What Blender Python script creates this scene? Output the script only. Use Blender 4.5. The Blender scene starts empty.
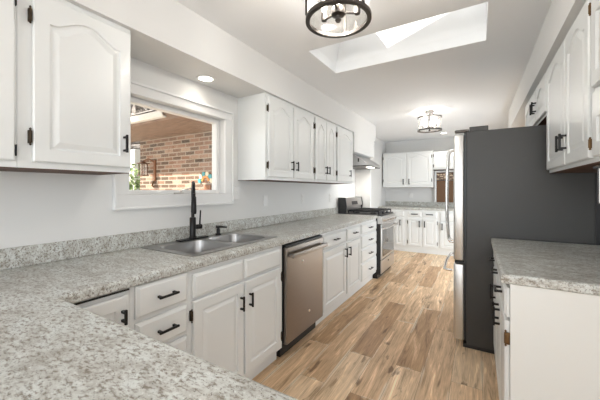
import bpy, bmesh, math, random
from mathutils import Vector, Matrix
PI = math.pi
random.seed(4)
S = bpy.context.scene
COL = S.collection
# ---------------------------------------------------------------- camera, world, light, exposure
cam = bpy.data.cameras.new('camera')
cam.sensor_width = 36.0
cam.lens = 297.0 / 600.0 * 36.0
cam.shift_y = -10.0 / 600.0
cam.clip_start = 0.02
camo = bpy.data.objects.new('camera', cam)
camo.location = (0, 0, 1.28)
camo.rotation_euler = (PI / 2, 0, math.radians(30.935))
COL.objects.link(camo)
S.camera = camo

world = bpy.data.worlds.new('sky')
world.use_nodes = True
S.world = world
wn = world.node_tree.nodes
wl = world.node_tree.links
sky = wn.new('ShaderNodeTexSky')
sky.sky_type = 'NISHITA'
sky.sun_disc = False
sky.sun_elevation = math.radians(48)
sky.sun_rotation = math.radians(210)
wn['Background'].inputs['Strength'].default_value = 0.17
hsv = wn.new('ShaderNodeHueSaturation')   # thin bright haze: a paler sky
hsv.inputs['Saturation'].default_value = 0.15
wl.new(sky.outputs[0], hsv.inputs['Color'])
wl.new(hsv.outputs[0], wn['Background'].inputs['Color'])


def lamp(name, kind, loc, energy, color=(1, 1, 1), **kw):
    l = bpy.data.lights.new(name, kind)
    l.energy = energy
    l.color = color
    rot = kw.pop('rot', None)
    for k, v in kw.items():
        setattr(l, k, v)
    o = bpy.data.objects.new(name, l)
    o.location = loc
    if rot:
        o.rotation_euler = rot
    COL.objects.link(o)
    return o


sd = Vector((0.66, 1.0, -1.05))
sun = lamp('sun', 'SUN', (-3, -4, 6), 5.0, (1.0, 0.93, 0.84), angle=math.radians(0.5))
sun.rotation_euler = sd.to_track_quat('-Z', 'Y').to_euler()
# fill lamps added at the unseen dining room's two openings to brighten the kitchen
lamp('fill_front', 'AREA', (-0.3, -3.42, 1.45), 42, (0.85, 0.935, 1.0), shape='RECTANGLE', size=2.6, size_y=1.7, rot=(PI / 2 + 0.75, 0, 0))
lamp('fill_side', 'AREA', (2.92, -1.3, 1.3), 22, (0.85, 0.935, 1.0), shape='RECTANGLE', size=2.4, size_y=2.0, rot=(PI / 2 + 0.75, 0, PI / 2))
# fill lamp added at an invented opening in the right wall beyond the fridge
lamp('fill_right', 'AREA', (0.70, 5.15, 0.85), 19, (0.85, 0.935, 1.0), shape='RECTANGLE', size=1.4, size_y=1.4, rot=(PI / 2 - 0.15, 0, PI / 2))
S.view_settings.view_transform = 'Standard'
S.view_settings.look = 'None'
S.view_settings.gamma = 1.0
S.view_settings.use_curve_mapping = False
S.view_settings.exposure = 1.05


# ---------------------------------------------------------------- materials
def mat(name, color=(0.8, 0.8, 0.8), rough=0.5, metal=0.0, coat=0.0, spec=0.5):
    m = bpy.data.materials.new(name)
    m.use_nodes = True
    b = m.node_tree.nodes['Principled BSDF']
    b.inputs['Base Color'].default_value = (*color, 1)
    b.inputs['Roughness'].default_value = rough
    b.inputs['Metallic'].default_value = metal
    b.inputs['Coat Weight'].default_value = coat
    b.inputs['Specular IOR Level'].default_value = spec
    return m


def nd(m, kind, **props):
    n = m.node_tree.nodes.new(kind)
    for k, v in props.items():
        setattr(n, k, v)
    return n


def lk(m, a, b):
    m.node_tree.links.new(a, b)


def coords(m, scale=(1, 1, 1), rot=(0, 0, 0)):
    t = nd(m, 'ShaderNodeTexCoord')
    mp = nd(m, 'ShaderNodeMapping')
    mp.inputs['Scale'].default_value = scale
    mp.inputs['Rotation'].default_value = rot
    lk(m, t.outputs['Object'], mp.inputs['Vector'])
    return mp.outputs['Vector']


def noise(m, vec, scale, detail=4, rough=0.55, dist=0.0):
    n = nd(m, 'ShaderNodeTexNoise')
    n.inputs['Scale'].default_value = scale
    n.inputs['Detail'].default_value = detail
    n.inputs['Roughness'].default_value = rough
    n.inputs['Distortion'].default_value = dist
    lk(m, vec, n.inputs['Vector'])
    return n.outputs['Fac']


def ramp(m, fac, stops):
    r = nd(m, 'ShaderNodeValToRGB')
    e = r.color_ramp.elements
    while len(e) < len(stops):
        e.new(0.5)
    for i, (p, c) in enumerate(stops):
        e[i].position = p
        e[i].color = (*c, 1) if len(c) == 3 else c
    lk(m, fac, r.inputs['Fac'])
    return r.outputs['Color']


def mix(m, fac, a, b, mode='MIX'):
    n = nd(m, 'ShaderNodeMix', data_type='RGBA', blend_type=mode)
    for sock, v in ((n.inputs[0], fac), (n.inputs[6], a), (n.inputs[7], b)):
        if isinstance(v, (int, float)):
            sock.default_value = v
        elif isinstance(v, tuple):
            sock.default_value = (*v, 1)
        else:
            lk(m, v, sock)
    return n.outputs[2]


def bump(m, h, strength=0.2, dist=0.01):
    b = nd(m, 'ShaderNodeBump')
    b.inputs['Strength'].default_value = strength
    b.inputs['Distance'].default_value = dist
    lk(m, h, b.inputs['Height'])
    lk(m, b.outputs['Normal'], m.node_tree.nodes['Principled BSDF'].inputs['Normal'])


def base(m):
    return m.node_tree.nodes['Principled BSDF'].inputs['Base Color']


def wall_mat(name, c):
    m = mat(name, c, 0.75)
    v = coords(m)
    bump(m, noise(m, v, 180, 3), 0.06, 0.004)
    f = noise(m, v, 1.5, 2)
    lk(m, mix(m, f, tuple(x * 0.985 for x in c), c), base(m))
    return m


M = {}
M['wall'] = wall_mat('warm_white_wall_paint', (0.79, 0.785, 0.77))
M['ceiling'] = wall_mat('white_ceiling_paint', (0.89, 0.897, 0.905))


def paint(name, c, r):
    m = mat(name, c, r, 0, 0.15)
    v = coords(m, (6, 6, 1.2))
    bump(m, noise(m, v, 30, 2), 0.03, 0.002)
    return m


M['cab'] = paint('white_satin_cabinet_paint', (0.81, 0.82, 0.81), 0.33)
M['side'] = paint('cream_cabinet_side_paint', (0.77, 0.77, 0.74), 0.42)
M['trim'] = paint('white_trim_paint', (0.84, 0.835, 0.825), 0.35)
M['black'] = mat('matte_black_metal', (0.018, 0.017, 0.017), 0.38, 0.6)
M['blackplastic'] = mat('black_plastic', (0.02, 0.02, 0.021), 0.4)
M['iron'] = mat('cast_iron_grate', (0.025, 0.025, 0.026), 0.6, 0.3)
M['bronze'] = mat('aged_bronze_hinge', (0.055, 0.04, 0.026), 0.5, 0.8)
M['brass'] = mat('worn_brass_hinge', (0.16, 0.09, 0.04), 0.45, 0.8)
M['lampmetal'] = mat('dark_bronze_lamp_metal', (0.085, 0.075, 0.068), 0.38, 0.8)
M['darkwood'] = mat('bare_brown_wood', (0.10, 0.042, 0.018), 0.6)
M['dark'] = mat('painted_gap_shade', (0.03, 0.028, 0.026), 0.8)
M['plate'] = mat('white_plastic', (0.82, 0.81, 0.79), 0.35)
M['chrome'] = mat('chrome', (0.78, 0.77, 0.76), 0.14, 1)
M['ovenglass'] = mat('dark_oven_glass', (0.05, 0.045, 0.042), 0.06, 0.2, 0.3, 0.8)
M['doorglassbrown'] = mat('brown_wood_panel', (0.16, 0.075, 0.028), 0.45)


def steel(name, c, r, axis):
    m = mat(name, c, r, 1)
    sc = [60, 60, 60]
    sc[axis] = 1.0
    v = coords(m, tuple(sc))
    f = noise(m, v, 4, 3)
    bump(m, f, 0.05, 0.001)
    lk(m, mix(m, f, tuple(x * 0.92 for x in c), c), base(m))
    return m


M['steel'] = steel('brushed_stainless_steel', (0.66, 0.645, 0.63), 0.30, 1)
M['dwsteel'] = steel('brushed_dishwasher_steel', (0.37, 0.335, 0.305), 0.30, 1)
M['fsteel'] = steel('brushed_fridge_steel', (0.74, 0.73, 0.71), 0.34, 2)
M['sinksteel'] = steel('satin_sink_steel', (0.46, 0.455, 0.45), 0.32, 0)
M['fridgeside'] = mat('charcoal_textured_steel', (0.055, 0.053, 0.05), 0.45, 0.1)
bump(M['fridgeside'], noise(M['fridgeside'], coords(M['fridgeside']), 700, 2), 0.08, 0.001)

# laminate worktop: pale grey with taupe and charcoal flecks, streaked along one diagonal
m = mat('speckled_grey_laminate', (0.6, 0.58, 0.55), 0.36, 0, 0.1)
v = coords(m, (1.0, 1.0, 1.0), (0, 0, 0.5))
vs = coords(m, (1.0, 2.0, 1.6), (0, 0, 0.45))
big = noise(m, vs, 11, 5, 0.62, 0.4)
mid = noise(m, vs, 58, 5, 0.65, 0.3)
fine = noise(m, v, 170, 3, 0.6)
c0 = ramp(m, big, [(0.36, (0.44, 0.425, 0.385)), (0.50, (0.59, 0.595, 0.56)), (0.64, (0.69, 0.715, 0.69))])
c1 = mix(m, ramp(m, mid, [(0.50, (0, 0, 0)), (0.63, (1, 1, 1))]), c0, (0.23, 0.195, 0.155))
c2 = mix(m, ramp(m, mid, [(0.30, (1, 1, 1)), (0.42, (0, 0, 0))]), c1, (0.74, 0.76, 0.735))
c3 = mix(m, ramp(m, fine, [(0.58, (0, 0, 0)), (0.66, (0.85, 0.85, 0.85))]), c2, (0.13, 0.115, 0.095))
lk(m, c3, base(m))
M['granite'] = m

# plank floor: planks run along Y
m = mat('oak_plank_vinyl', (0.5, 0.36, 0.24), 0.40, 0, 0.0, 0.3)
t = nd(m, 'ShaderNodeTexCoord')
mp = nd(m, 'ShaderNodeMapping')
mp.inputs['Rotation'].default_value = (0, 0, PI / 2)
lk(m, t.outputs['Object'], mp.inputs['Vector'])
bt = nd(m, 'ShaderNodeTexBrick')
bt.offset = 0.37
bt.offset_frequency = 2
bt.inputs['Scale'].default_value = 1.0
bt.inputs['Brick Width'].default_value = 1.22
bt.inputs['Row Height'].default_value = 0.18
bt.inputs['Mortar Size'].default_value = 0.0009
bt.inputs['Bias'].default_value = 0.0
bt.inputs['Color1'].default_value = (0, 0, 0, 1)
bt.inputs['Color2'].default_value = (1, 1, 1, 1)
bt.inputs['Mortar'].default_value = (0.5, 0.5, 0.5, 1)
lk(m, mp.outputs['Vector'], bt.inputs['Vector'])
# per-plank random shift of the grain
sep = nd(m, 'ShaderNodeVectorMath', operation='MULTIPLY_ADD')
sep.inputs[1].default_value = (7.3, 3.1, 5.7)
lk(m, bt.outputs['Color'], sep.inputs[0])
lk(m, t.outputs['Object'], sep.inputs[2])
mg = nd(m, 'ShaderNodeMapping')
mg.inputs['Scale'].default_value = (11, 0.9, 1)
lk(m, sep.outputs['Vector'], mg.inputs['Vector'])
gr = noise(m, mg.outputs['Vector'], 2.0, 6, 0.62, 1.1)
mg2 = nd(m, 'ShaderNodeMapping')
mg2.inputs['Scale'].default_value = (60, 2.2, 1)
lk(m, sep.outputs['Vector'], mg2.inputs['Vector'])
gf = noise(m, mg2.outputs['Vector'], 3.0, 3, 0.6)
mg3 = nd(m, 'ShaderNodeMapping')
mg3.inputs['Scale'].default_value = (7, 1.7, 1)
lk(m, sep.outputs['Vector'], mg3.inputs['Vector'])
kn = noise(m, mg3.outputs['Vector'], 2.2, 3, 0.5, 0.6)
plank = ramp(m, bt.outputs['Color'], [(0.0, (0.42, 0.25, 0.13)), (0.3, (0.60, 0.40, 0.235)), (0.65, (0.73, 0.52, 0.33)), (1.0, (0.80, 0.63, 0.44))])
grain = ramp(m, gr, [(0.26, (0.42, 0.34, 0.27)), (0.42, (0.88, 0.84, 0.80)), (0.58, (1.10, 1.08, 1.05)), (0.68, (1.5, 1.6, 1.75))])
c = mix(m, 1.0, plank, grain, 'MULTIPLY')
c = mix(m, 0.45, c, ramp(m, gf, [(0.3, (0.5, 0.44, 0.38)), (0.6, (1.12, 1.12, 1.12))]), 'MULTIPLY')
c = mix(m, ramp(m, kn, [(0.63, (0, 0, 0)), (0.72, (0.8, 0.8, 0.8))]), c, (0.15, 0.075, 0.035))
be = nd(m, 'ShaderNodeTexBrick')
be.offset = 0.37
be.offset_frequency = 2
for k_, v_ in (('Scale', 1.0), ('Brick Width', 1.22), ('Row Height', 0.18), ('Mortar Size', 0.016), ('Mortar Smooth', 0.6)):
    be.inputs[k_].default_value = v_
lk(m, mp.outputs['Vector'], be.inputs['Vector'])
ef = mix(m, 1.0, be.outputs['Fac'], ramp(m, noise(m, coords(m, (5, 0.8, 1)), 2.5, 3), [(0.50, (0, 0, 0)), (0.62, (0.8, 0.8, 0.8))]), 'MULTIPLY')
c = mix(m, ef, c, (0.80, 0.68, 0.52))
c = mix(m, bt.outputs['Fac'], c, (0.20, 0.13, 0.08))
lk(m, c, base(m))
bump(m, gf, 0.04, 0.002)
M['floor'] = m

# outdoor brick, X along the wall, Z up
m = mat('red_brown_brick', (0.4, 0.2, 0.14), 0.85)
t = nd(m, 'ShaderNodeTexCoord')
sx = nd(m, 'ShaderNodeSeparateXYZ')
cx = nd(m, 'ShaderNodeCombineXYZ')
lk(m, t.outputs['Object'], sx.inputs[0])
lk(m, sx.outputs['X'], cx.inputs['X'])
lk(m, sx.outputs['Z'], cx.inputs['Y'])
bt = nd(m, 'ShaderNodeTexBrick')
bt.inputs['Scale'].default_value = 1.0
bt.inputs['Brick Width'].default_value = 0.19
bt.inputs['Row Height'].default_value = 0.058
bt.inputs['Mortar Size'].default_value = 0.008
bt.inputs['Color1'].default_value = (0, 0, 0, 1)
bt.inputs['Color2'].default_value = (1, 1, 1, 1)
lk(m, cx.outputs[0], bt.inputs['Vector'])
bc = ramp(m, bt.outputs['Color'], [(0.0, (0.10, 0.072, 0.05)), (0.4, (0.22, 0.13, 0.085)), (0.7, (0.34, 0.19, 0.125)), (1.0, (0.45, 0.32, 0.23))])
bc = mix(m, 0.35, bc, ramp(m, noise(m, t.outputs['Object'], 22, 4), [(0.3, (0.6, 0.6, 0.6)), (0.7, (1.2, 1.2, 1.2))]), 'MULTIPLY')
lk(m, mix(m, bt.outputs['Fac'], bc, (0.42, 0.345, 0.275)), base(m))
M['brick'] = m

m = mat('brown_boarded_soffit', (0.36, 0.22, 0.15), 0.7)
v = coords(m, (1, 12, 1))
lk(m, ramp(m, noise(m, v, 6, 3), [(0.35, (0.19, 0.115, 0.075)), (0.65, (0.33, 0.215, 0.15))]), base(m))
M['soffitwood'] = m
M['gutter'] = mat('pale_painted_gutter', (0.78, 0.74, 0.68), 0.5)
m = mat('lawn', (0.2, 0.3, 0.08), 0.9)
lk(m, ramp(m, noise(m, coords(m), 14, 5), [(0.3, (0.10, 0.17, 0.04)), (0.7, (0.30, 0.38, 0.13))]), base(m))
M['lawn'] = m
m = mat('pale_paving', (0.5, 0.45, 0.4), 0.85)
lk(m, ramp(m, noise(m, coords(m), 5, 5), [(0.3, (0.42, 0.38, 0.33)), (0.7, (0.54, 0.50, 0.45))]), base(m))
M['patio'] = m
m = mat('hedge_leaf', (0.2, 0.3, 0.1), 0.8)
lk(m, ramp(m, noise(m, coords(m), 9, 4), [(0.3, (0.07, 0.13, 0.03)), (0.7, (0.36, 0.44, 0.20))]), base(m))
M['hedge'] = m
m = mat('grey_brown_shingle', (0.3, 0.27, 0.25), 0.9)
lk(m, ramp(m, noise(m, coords(m, (9, 4, 9)), 3, 5, 0.7), [(0.38, (0.10, 0.085, 0.075)), (0.5, (0.27, 0.24, 0.22)), (0.64, (0.52, 0.47, 0.43))]), base(m))
M['treebark'] = m
M['teal'] = mat('teal_enamel', (0.05, 0.33, 0.36), 0.4)
M['orange'] = mat('orange_enamel', (0.80, 0.33, 0.06), 0.4)
M['cream'] = mat('cream_enamel', (0.80, 0.70, 0.50), 0.4)
M['terracotta'] = mat('brown_clay', (0.28, 0.13, 0.07), 0.8)

# cream glass strip with brown lattice
m = mat('cream_lattice_glass', (0.6, 0.45, 0.28), 0.3)
v = coords(m, (1, 1, 1))
w1 = nd(m, 'ShaderNodeTexVoronoi', feature='DISTANCE_TO_EDGE')
w1.inputs['Scale'].default_value = 16
lk(m, v, w1.inputs['Vector'])
lk(m, ramp(m, w1.outputs['Distance'], [(0.07, (0.12, 0.055, 0.025)), (0.16, (0.66, 0.52, 0.36))]), base(m))
M['lattice'] = m


def glass(name, tint=(1, 1, 1), refl=0.08, rough=0.02, milk=0.0):
    m = bpy.data.materials.new(name)
    m.use_nodes = True
    n = m.node_tree.nodes
    n.clear()
    out = n.new('ShaderNodeOutputMaterial')
    tr = n.new('ShaderNodeBsdfTransparent')
    tr.inputs[0].default_value = (*tint, 1)
    gl = n.new('ShaderNodeBsdfGlossy')
    gl.inputs['Roughness'].default_value = rough
    lw = n.new('ShaderNodeLayerWeight')
    lw.inputs['Blend'].default_value = 0.5
    pw = n.new('ShaderNodeMath')
    pw.operation = 'POWER'
    pw.inputs[1].default_value = 4.0
    mu = n.new('ShaderNodeMath')
    mu.operation = 'MULTIPLY_ADD'
    mu.inputs[1].default_value = 0.55
    mu.inputs[2].default_value = refl * 0.5
    mx = n.new('ShaderNodeMixShader')
    L = m.node_tree.links
    L.new(lw.outputs['Facing'], pw.inputs[0])
    L.new(pw.outputs[0], mu.inputs[0])
    L.new(mu.outputs[0], mx.inputs[0])
    L.new(tr.outputs[0], mx.inputs[1])
    L.new(gl.outputs[0], mx.inputs[2])
    if milk:   # seeded glass scatters a little of the bulb light
        ts = n.new('ShaderNodeBsdfTranslucent')
        m2 = n.new('ShaderNodeMixShader')
        m2.inputs[0].default_value = milk
        L.new(mx.outputs[0], m2.inputs[1])
        L.new(ts.outputs[0], m2.inputs[2])
        L.new(m2.outputs[0], out.inputs[0])
    else:
        L.new(mx.outputs[0], out.inputs[0])
    return m


M['pane'] = glass('window_glass', (0.97, 0.98, 0.97), 0.09)
M['shade'] = glass('clear_seeded_glass', (0.97, 0.97, 0.96), 0.10, 0.08, 0.045)


def emit(name, c, s):
    m = mat(name, c, 0.4)
    b = m.node_tree.nodes['Principled BSDF']
    b.inputs['Emission Color'].default_value = (*c, 1)
    b.inputs['Emission Strength'].default_value = s
    return m


M['bulb'] = emit('lit_warm_bulb', (1.0, 0.88, 0.72), 5)
M['led'] = emit('lit_downlight', (1.0, 0.93, 0.82), 5)


# ---------------------------------------------------------------- mesh helpers (all shapes in world coordinates)
class MB:
    def __init__(self):
        self.bm = bmesh.new()
        self.smooth = False

    def box(self, x0, x1, y0, y1, z0, z1, bev=0.0, seg=2):
        bm = self.bm
        if x0 > x1: x0, x1 = x1, x0
        if y0 > y1: y0, y1 = y1, y0
        if z0 > z1: z0, z1 = z1, z0
        vs = [bm.verts.new(p) for p in ((x0, y0, z0), (x1, y0, z0), (x1, y1, z0), (x0, y1, z0), (x0, y0, z1), (x1, y0, z1), (x1, y1, z1), (x0, y1, z1))]
        fs = [bm.faces.new([vs[i] for i in q]) for q in ((0, 3, 2, 1), (4, 5, 6, 7), (0, 1, 5, 4), (1, 2, 6, 5), (2, 3, 7, 6), (3, 0, 4, 7))]
        if bev > 0:
            es = list({e for f in fs for e in f.edges})
            bmesh.ops.bevel(bm, geom=es, offset=bev, segments=seg, profile=0.5, affect='EDGES')
        return self

    def prism(self, pts, a, b):
        """pts: list of 3-D points, extruded by vector from a (offset) to b (offset)"""
        bm = self.bm
        A = [bm.verts.new(Vector(p) + Vector(a)) for p in pts]
        B = [bm.verts.new(Vector(p) + Vector(b)) for p in pts]
        n = len(pts)
        bm.faces.new(A)
        bm.faces.new(B[::-1])
        for i in range(n):
            bm.faces.new((A[i], B[i], B[(i + 1) % n], A[(i + 1) % n]))
        return self

    def loops(self, loops, cap0=False, cap1=True):
        bm = self.bm
        L = [[bm.verts.new(p) for p in lp] for lp in loops]
        n = len(L[0])
        for a, b in zip(L, L[1:]):
            for i in range(n):
                j = (i + 1) % n
                bm.faces.new((a[i], a[j], b[j], b[i]))
        if cap0: bm.faces.new(L[0][::-1])
        if cap1: bm.faces.new(L[-1])
        return self

    def tube(self, pts, r, seg=10, caps=True):
        bm = self.bm
        pts = [Vector(p) for p in pts]
        rs = r if isinstance(r, (list, tuple)) else [r] * len(pts)
        rings = []
        up = None
        for i, p in enumerate(pts):
            if i == 0: d = pts[1] - p
            elif i == len(pts) - 1: d = p - pts[-2]
            else: d = (pts[i + 1] - pts[i - 1])
            d.normalize()
            if up is None:
                up = Vector((0, 0, 1)) if abs(d.z) < 0.9 else Vector((1, 0, 0))
            u = d.cross(up)
            if u.length < 1e-4:
                u = d.cross(Vector((0, 1, 0.3)))
            u.normalize()
            w = u.cross(d).normalized()
            up = w
            rings.append([bm.verts.new(p + (u * math.cos(2 * PI * k / seg) + w * math.sin(2 * PI * k / seg)) * rs[i]) for k in range(seg)])
        for a, b in zip(rings, rings[1:]):
            for k in range(seg):
                j = (k + 1) % seg
                bm.faces.new((a[k], a[j], b[j], b[k]))
        if caps:
            bm.faces.new(rings[0][::-1])
            bm.faces.new(rings[-1])
        self.smooth = True
        return self

    def lathe(self, c, prof, seg=32, closed=False, caps=True):
        """prof: list of (radius, z) around vertical axis through c=(x,y,z0)"""
        bm = self.bm
        rings = []
        for r, z in prof:
            rings.append([bm.verts.new((c[0] + r * math.cos(2 * PI * k / seg), c[1] + r * math.sin(2 * PI * k / seg), c[2] + z)) for k in range(seg)])
        pairs = list(zip(rings, rings[1:]))
        if closed: pairs.append((rings[-1], rings[0]))
        for a, b in pairs:
            for k in range(seg):
                j = (k + 1) % seg
                bm.faces.new((a[k], a[j], b[j], b[k]))
        if caps and not closed:
            bm.faces.new(rings[0][::-1])
            bm.faces.new(rings[-1])
        self.smooth = True
        return self

    def build(self, name, material, parent=None, smooth=None):
        bm = self.bm
        bmesh.ops.recalc_face_normals(bm, faces=bm.faces)
        me = bpy.data.meshes.new(name)
        off = Vector((0, 0, 0))
        if parent is None:
            vs = [v.co for v in bm.verts]
            lo = [min(v[i] for v in vs) for i in range(3)]
            hi = [max(v[i] for v in vs) for i in range(3)]
            off = Vector(((lo[0] + hi[0]) / 2, (lo[1] + hi[1]) / 2, lo[2]))
            self_loc = off
        else:
            r = parent
            while r.parent: r = r.parent
            off = r.location.copy()
        for v in bm.verts: v.co -= off
        bm.to_mesh(me)
        bm.free()
        me.materials.append(material)
        o = bpy.data.objects.new(name, me)
        COL.objects.link(o)
        if parent is None: o.location = off
        else: o.parent = parent
        if self.smooth if smooth is None else smooth:
            for p in me.polygons: p.use_smooth = True
            me.set_sharp_from_angle(angle=math.radians(40))
        return o


def tag(o, label, cat, group=None, kind=None):
    o['label'] = label
    o['category'] = cat
    if group: o['group'] = group
    if kind: o['kind'] = kind
    return o


def thing(name, label, cat, loc, group=None):
    o = bpy.data.objects.new(name, None)
    o.location = loc
    o.empty_display_size = 0.1
    COL.objects.link(o)
    return tag(o, label, cat, group)


def struct(o, label=None):
    o['kind'] = 'structure'
    if label: o['label'] = label
    return o


# face frames: map (u along the face, n outwards, z) to the world
def face(kind, f):
    if kind == '+X': return lambda u, n, z: (f + n, u, z)
    if kind == '-X': return lambda u, n, z: (f - n, u, z)
    if kind == '-Y': return lambda u, n, z: (u, f - n, z)


def fbox(mb, fr, u0, u1, n0, n1, z0, z1, bev=0):
    a = fr(u0, n0, z0)
    b = fr(u1, n1, z1)
    return mb.box(a[0], b[0], a[1], b[1], a[2], b[2], bev)


def pull(fr, parent, u, z, length=0.105, vertical=True, n0=0.02, w=0.005):
    """square black bar pull: two posts and a bar"""
    mb = MB()
    h = length / 2
    if vertical:
        for s in (-1, 1): fbox(mb, fr, u - w, u + w, n0, n0 + 0.026, z + s * (h - 0.012) - w, z + s * (h - 0.012) + w)
        fbox(mb, fr, u - w, u + w, n0 + 0.022, n0 + 0.033, z - h, z + h, 0.002)
    else:
        for s in (-1, 1): fbox(mb, fr, u + s * (h - 0.012) - w, u + s * (h - 0.012) + w, n0, n0 + 0.026, z - w, z + w)
        fbox(mb, fr, u - h, u + h, n0 + 0.022, n0 + 0.033, z - w, z + w, 0.002)
    return mb.build('handle', M['black'], parent)


def hinge(fr, parent, u, z, mt='bronze', n0=0.0, h=0.072):
    mb = MB()
    fbox(mb, fr, u - 0.0045, u + 0.0045, n0 + 0.0005, n0 + 0.012, z - h * 0.36, z + h * 0.36, 0.001)
    a, b = fr(u, n0 + 0.016, z - h / 2), fr(u, n0 + 0.016, z + h / 2)
    A, B = Vector(a), Vector(b)
    mb.tube([A, A.lerp(B, 0.06), A.lerp(B, 0.14), A.lerp(B, 0.18), A.lerp(B, 0.82), A.lerp(B, 0.86), A.lerp(B, 0.94), B], [0.0015, 0.0045, 0.003, 0.0062, 0.0062, 0.003, 0.0045, 0.0015], 8)
    return mb.build('hinge', M[mt], parent)


def rect_loop(fr, u0, u1, z0, z1, n, drop, N=17, outer=False, ins=0.0):
    pts = [fr(u0, n, z0), fr(u1, n, z0)]
    for i in range(N):
        s = i / (N - 1)
        u = u1 + (u0 - u1) * s
        if outer or drop == 0:
            z = z1
        else:
            q = min(1, max(0, (s - 0.06) / 0.88))
            f = (0.5 - 0.5 * math.cos(2 * PI * q)) ** 0.72
            z = z1 - drop * (1 - f)
        pts.append(fr(u, n, z))
    return pts


def door(fr, parent, u0, u1, z0, z1, arch=0.0, stile=0.054, t=0.020, panel=True, name='door', mt='cab'):
    """raised panel door; arch = drop of the cathedral shoulders (0 = square panel)"""
    mb = MB()
    lps = [rect_loop(fr, u0, u1, z0, z1, 0.0012, 0, outer=True),
           rect_loop(fr, u0, u1, z0, z1, t - 0.005, 0, outer=True),
           rect_loop(fr, u0 + 0.005, u1 - 0.005, z0 + 0.005, z1 - 0.005, t, 0, outer=True)]
    if panel:
        st = min(stile, (u1 - u0) * 0.24)
        for d, n in ((0, t), (0.004, t - 0.008), (0.012, t - 0.009), (0.034, t - 0.001), (0.037, t - 0.001)):
            lps.append(rect_loop(fr, u0 + st + d, u1 - st - d, z0 + stile + d, z1 - stile - d, n, arch))
    mb.loops(lps, cap0=True)
    return mb.build(name, M[mt], parent)


def drawer(fr, parent, u0, u1, z0, z1, t=0.02, name='drawer'):
    mb = MB()
    L = [rect_loop(fr, u0, u1, z0, z1, 0.0012, 0, 5, True), rect_loop(fr, u0, u1, z0, z1, t - 0.010, 0, 5, True),
         rect_loop(fr, u0 + 0.004, u1 - 0.004, z0 + 0.004, z1 - 0.004, t - 0.008, 0, 5, True),
         rect_loop(fr, u0 + 0.014, u1 - 0.014, z0 + 0.014, z1 - 0.014, t, 0, 5, True)]
    mb.loops(L, cap0=True)
    return mb.build(name, M['cab'], parent)


# ---------------------------------------------------------------- the setting
XL, XR, YB, ZC = -1.87, 0.74, 7.05, 2.40
struct(MB().box(-1.87, 3.0, -3.5, YB, -0.10, 0.0).build('floor', M['floor']), 'oak-look plank floor running the length of the kitchen')
# ceiling with the skylight hole
hx0, hx1, hy0, hy1 = -1.17, 0.052, 2.09, 2.62
mb = MB()
mb.box(-2.02, 3.1, -3.6, hy0, ZC, ZC + 0.08).box(-2.02, 3.1, hy1, YB + 0.15, ZC, ZC + 0.08)
mb.box(-2.02, hx0, hy0, hy1, ZC, ZC + 0.08).box(hx1, 3.1, hy0, hy1, ZC, ZC + 0.08)
struct(mb.build('ceiling', M['ceiling']), 'flat white ceiling with a rectangular skylight opening')
# skylight shaft: four slightly splayed walls under a roof that rises to the right
tx0, tx1 = -1.03, 0.052
zt = lambda x: 3.08 + 0.33 * (x + 1.03)
b4 = [(hx0, hy0, ZC + 0.0805), (hx1, hy0, ZC + 0.0805), (hx1, hy1, ZC + 0.0805), (hx0, hy1, ZC + 0.0805)]
t4 = [(tx0, hy0, zt(tx0)), (tx1, hy0, zt(tx1)), (tx1, hy1, zt(tx1)), (tx0, hy1, zt(tx0))]
g = 0.04
ob = [(hx0 - g, hy0 - g, ZC + 0.0805), (hx1 + g, hy0 - g, ZC + 0.0805), (hx1 + g, hy1 + g, ZC + 0.0805), (hx0 - g, hy1 + g, ZC + 0.0805)]
ot = [(tx0 - g, hy0 - g, zt(tx0)), (tx1 + g, hy0 - g, zt(tx1)), (tx1 + g, hy1 + g, zt(tx1)), (tx0 - g, hy1 + g, zt(tx0))]
mb = MB()
mb.loops([b4, t4, ot, ob, b4], cap1=False)
bmesh.ops.remove_doubles(mb.bm, verts=mb.bm.verts, dist=1e-5)
struct(mb.build('wall_skylight', M['ceiling']), 'white walls of the skylight shaft')
mb = MB()
up = Vector((-0.37, 0, 1)).normalized()
mb.prism(ot, up * 0.003, up * 0.010)
struct(mb.build('window_2', M['pane']), 'skylight glass at the top of the shaft')

# left wall with the window opening
wy0, wy1, wz0, wz1 = 1.035, 1.85, 1.25, 1.885
mb = MB()
xo = XL - 0.13
mb.box(xo, XL, -3.5, wy0, 0, ZC).box(xo, XL, wy1, YB, 0, ZC).box(xo, XL, wy0, wy1, 0, wz0).box(xo, XL, wy0, wy1, wz1, ZC)
struct(mb.build('wall_left', M['wall']), 'warm white left wall')
struct(MB().box(-2.0, 3.0, YB, YB + 0.13, 0, ZC).build('wall_back', M['wall']), 'warm white far wall')
struct(MB().box(XR, XR + 0.12, 1.0, 4.2, 0, ZC).box(XR, XR + 0.12, 5.9, YB - 0.001, 0, ZC).box(XR, XR + 0.12, 4.2, 5.9, 1.95, ZC).build('wall_right', M['wall']), 'warm white right wall')  # gap beyond the fridge is an added opening for the fill lamp
struct(MB().box(XR + 0.121, 3.0, 1.0, 1.12, 0, ZC).build('wall_dining', M['wall']))
struct(MB().box(XL + 0.001, -1.60, 5.03, 5.12, 0, ZC - 0.001).build('wall_stub', M['wall']), 'narrow white stub wall just past the range')
# dining room behind: unseen walls, openings added to let light in
mb = MB()
mb.box(-1.87, -1.6, -3.62, -3.5, 0, ZC).box(1.0, 3.0, -3.62, -3.5, 0, ZC).box(-1.6, 1.0, -3.62, -3.5, 0, 0.6).box(-1.6, 1.0, -3.62, -3.5, 2.3, ZC)
struct(mb.build('wall_front', M['wall']))
mb = MB()
mb.box(3.0, 3.12, -3.5, -2.5, 0, ZC).box(3.0, 3.12, -0.1, 1.12, 0, ZC).box(3.0, 3.12, -2.5, -0.1, 0, 0.3).box(3.0, 3.12, -2.5, -0.1, 2.3, ZC)
struct(mb.build('wall_dining_side', M['wall']))

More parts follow.
